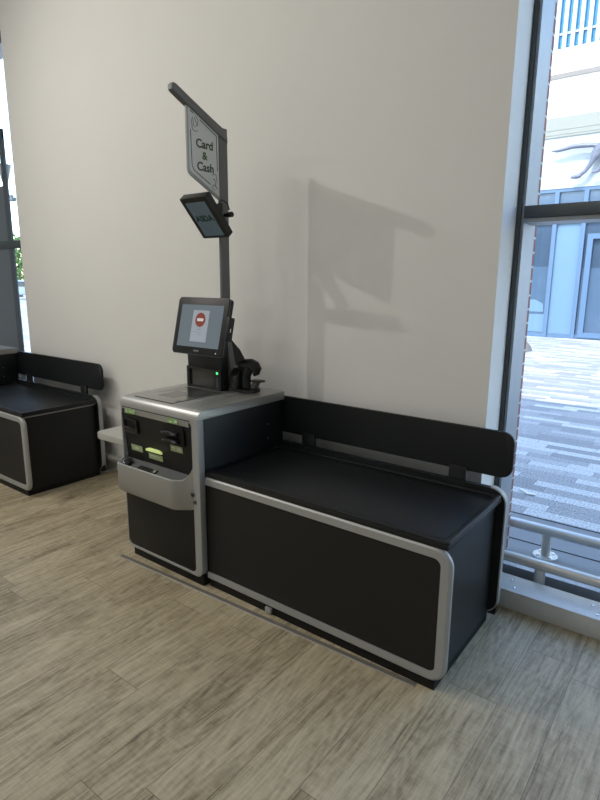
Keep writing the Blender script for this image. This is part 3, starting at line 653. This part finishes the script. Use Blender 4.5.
# shopfront: upper lights, transom, tall panels
XF0 = -8.2
MB().box(-14, FY+.02, 4.0, 12, FY+.2, 4.09).box(-14, FY+.02, 3.16, 12, FY+.2, 3.26).box(-14, FY+.02, 0, 12, FY+.22, .12).build('shopfront_rail', BLUEF, SB)
xm = [-2.86-.02-1.35*3, -2.86-1.35*2, -2.86-1.35, -2.26, -1.52, 0.0, 1.3, 2.6, 3.9]
for x in (-6.9, -5.55, -4.2, -3.4, -2.24, -1.50, .1, 1.5, 2.9, 4.3):
    MB().box(x-.055, FY-.02, .0, x+.055, FY+.18, 4.0).build('shopfront_mullion', BLUEF, SB)
xs_ = (-6.9, -5.55, -4.2, -3.4, -2.24, -1.50, .1, 1.5, 2.9, 4.3)
for k, (a, c) in enumerate(zip(xs_, xs_[1:])):
    wn_ = MB().box(a+.055, FY+.08, 3.26, c-.055, FY+.11, 4.0).build('upper_light', BLUEM, SB)
    if k == 4: MB().box(a+.055, FY+.05, .12, c-.055, FY+.11, 2.95).box(a+.055, FY+.08, 2.95, c-.055, FY+.11, 3.16).build('blue_panel', BLUEP, SB)
    else:
        w_ = MB().box(a+.055, FY+.08, .12, c-.055, FY+.11, 3.16).build('shop_window', BLUEG if k != 3 else BLUEG, SB)
        MB().box(a+.07, FY+.06, .12, c-.055-(.35 if k == 5 else .0), FY+.079, 2.0 if k != 5 else 1.95).build('lower_film', BLUEM, w_)
        if k == 3:
            MB().box(a+.07, FY+.05, .14, c-.07, FY+.059, .65).build('window_sticker', BLUEP, w_)
            MB().prism([(-3.3, .85), (-3.2, 1.05), (-2.6, 1.07), (-2.36, .95), (-2.34, .72), (-3.3, .72)], 'y', FY+.05, FY+.059).build('window_graphic', BLUEP, w_)
# door leaf frame of the shop
MB().ring(rr(-1.36, .05, .0, 2.86, .01), rr(-1.22, .19, -.14, 2.72, .01), 'y', FY-.03, FY+.05).build('door_frame', BLUEF, SB)
# steel sculpture of a leaping animal on the fascia (its tail and hind leg reach into view)
AN = thing('animal_sculpture', (-.3, FY-.20, 4.75), 'grey metal leaping animal mounted on the white fascia above the shopfront', 'sculpture')
YA = FY-.20
MB().tube([(.9, YA, 5.02), (.6, YA, 5.08), (.2, YA, 5.08), (-.3, YA, 4.98), (-.7, YA, 4.95), (-1.05, YA, 4.98), (-1.3, YA, 4.95), (-1.42, YA, 4.85)], [.10, .20, .25, .26, .20, .17, .16, .06], 14, flat=(.5, 1)).tube([(.75, YA, 5.1), (1.0, YA, 5.28), (1.25, YA, 5.32), (1.42, YA, 5.26)], [.14, .12, .12, .05], 12, flat=(.5, 1)).build('torso', SCULPT, AN)
MB().tube([(-1.28, YA, 5.03), (-1.45, YA, 5.08), (-1.7, YA, 5.10), (-1.95, YA, 5.10), (-2.15, YA, 5.06), (-2.32, YA, 5.04), (-2.46, YA, 5.05)], [.055, .055, .06, .055, .045, .04, .012], 10).build('tail', SCULPT, AN)
MB().tube([(-1.2, YA, 4.93), (-1.38, YA, 4.78), (-1.45, YA, 4.62), (-1.56, YA, 4.45), (-1.70, YA, 4.35), (-1.86, YA, 4.325)], [.15, .09, .06, .05, .05, .045], 10, flat=(.6, 1)).tube([(-1.66, YA, 4.345), (-1.76, YA, 4.33), (-1.90, YA, 4.325)], [.045, .055, .03], 8).build('hind_leg', SCULPT, AN)
MB().tube([(-1.1, YA-.02, 4.9), (-1.18, YA-.02, 4.7), (-1.12, YA-.02, 4.55), (-1.25, YA-.02, 4.42), (-1.4, YA-.02, 4.40)], [.14, .08, .06, .045, .03], 10, flat=(.6, 1)).build('hind_leg', SCULPT, AN)
for dx in (0, .12): MB().tube([(.65+dx, YA, 4.98), (.95+dx, YA, 4.8), (1.25+dx, YA, 4.85+dx), (1.5+dx, YA, 4.9+dx)], [.11, .06, .045, .03], 10, flat=(.6, 1)).build('front_leg', SCULPT, AN)
# planter foot near the far side of the square
pl = MB().prism([(-1.98, 0), (-1.56, 0), (-1.62, .12), (-1.74, .24), (-1.98, .28)], 'y', 11.4, 11.8, .02).build('stone_bollard', FACG)
tag(pl, 'low sloping stone block standing on the sunlit paving near the brick pier', 'block')

# ------------------------------------------------------------------ outside on the left
CA = thing('parked_car', (-41, 20.2, 0), 'silver car parked far away, seen through the narrow left window', 'car')
M_ = Matrix.Translation((-41, 20.2, 0)) @ Matrix.Rotation(math.radians(50), 4, 'Z')
prof = [(-2.1, .35), (2.05, .35), (2.15, .6), (2.0, .82), (1.2, .95), (.55, 1.42), (-.9, 1.45), (-1.7, 1.0), (-2.1, .9)]
MB().prism(prof, 'y', -.85, .85, .12, 3, xf=M_).build('body', CARM, CA)
MB().prism([(.5, .98), (1.02, .98), (.48, 1.34), (-.82, 1.36), (-1.4, .98)], 'y', -.862, .862, .02, xf=M_).box(.62, -.7, .98, 1.12, .7, 1.3, xf=M_ @ Matrix.Translation((.06, 0, .06))).build('glazing', CARG, CA)
for sx in (-1.3, 1.35):
    for sy in (-.8, .8):
        MB().tube([(sx, sy-.1, .33), (sx, sy+.1, .33)], .33, 20, xf=M_).build('wheel', TYRE, CA)
def tree(x, y, h, r, lab):
    t = thing('leafy_tree', (x, y, 0), lab, 'tree', None)
    MB().tube([(x, y, 0), (x+.1, y, h*.3), (x, y+.1, h*.7)], [.18, .14, .06], 8).build('trunk', BARK, t)
    b = bmesh.new()
    for k in range(1500):
        u = Vector((random.gauss(0, 1), random.gauss(0, 1), random.gauss(0, 1))).normalized()*r*random.random()**.35
        c = Vector((x, y, h*.62)) + Vector((u.x, u.y, u.z*h*.38/r))
        q = Matrix.Rotation(random.random()*6, 3, Vector((random.random()-.5, random.random()-.5, random.random()-.5)).normalized())
        s = .14+.12*random.random()
        b.faces.new([b.verts.new(c+q @ Vector(p)) for p in ((-s, 0, 0), (0, -s*.5, 0), (s, 0, .03), (0, s*.5, 0))])
    m = MB(); me = bpy.data.meshes.new('t'); b.to_mesh(me); b.free(); m.bm.from_mesh(me)
    m.build('crown', LEAF, t, smooth=False)
tree(-47.2, 22.6, 5.2, 1.9, 'green leafy tree behind the parked car in the left window')
LM = thing('street_lamp', (-26.1, 11.9, 0), 'dark street lamp with a funnel shaped head outside the left window', 'lamp')
MB().tube([(-26.1, 11.9, 0), (-26.1, 11.9, 5.9)], .06, 10).build('post', FRAMEG, LM)
MB().lathe([(5.6, .06), (5.9, .10), (6.75, .32), (6.8, .32), (6.85, .1)], (-26.1, 11.9), 16).build('head', FRAMEG, LM)
MB().box(-26.1, 11.86, 5.30, -25.55, 11.94, 5.42, .01).box(-25.75, 11.8, 5.12, -25.4, 12.0, 5.30, .02).build('side_arm', FRAMEG, LM)
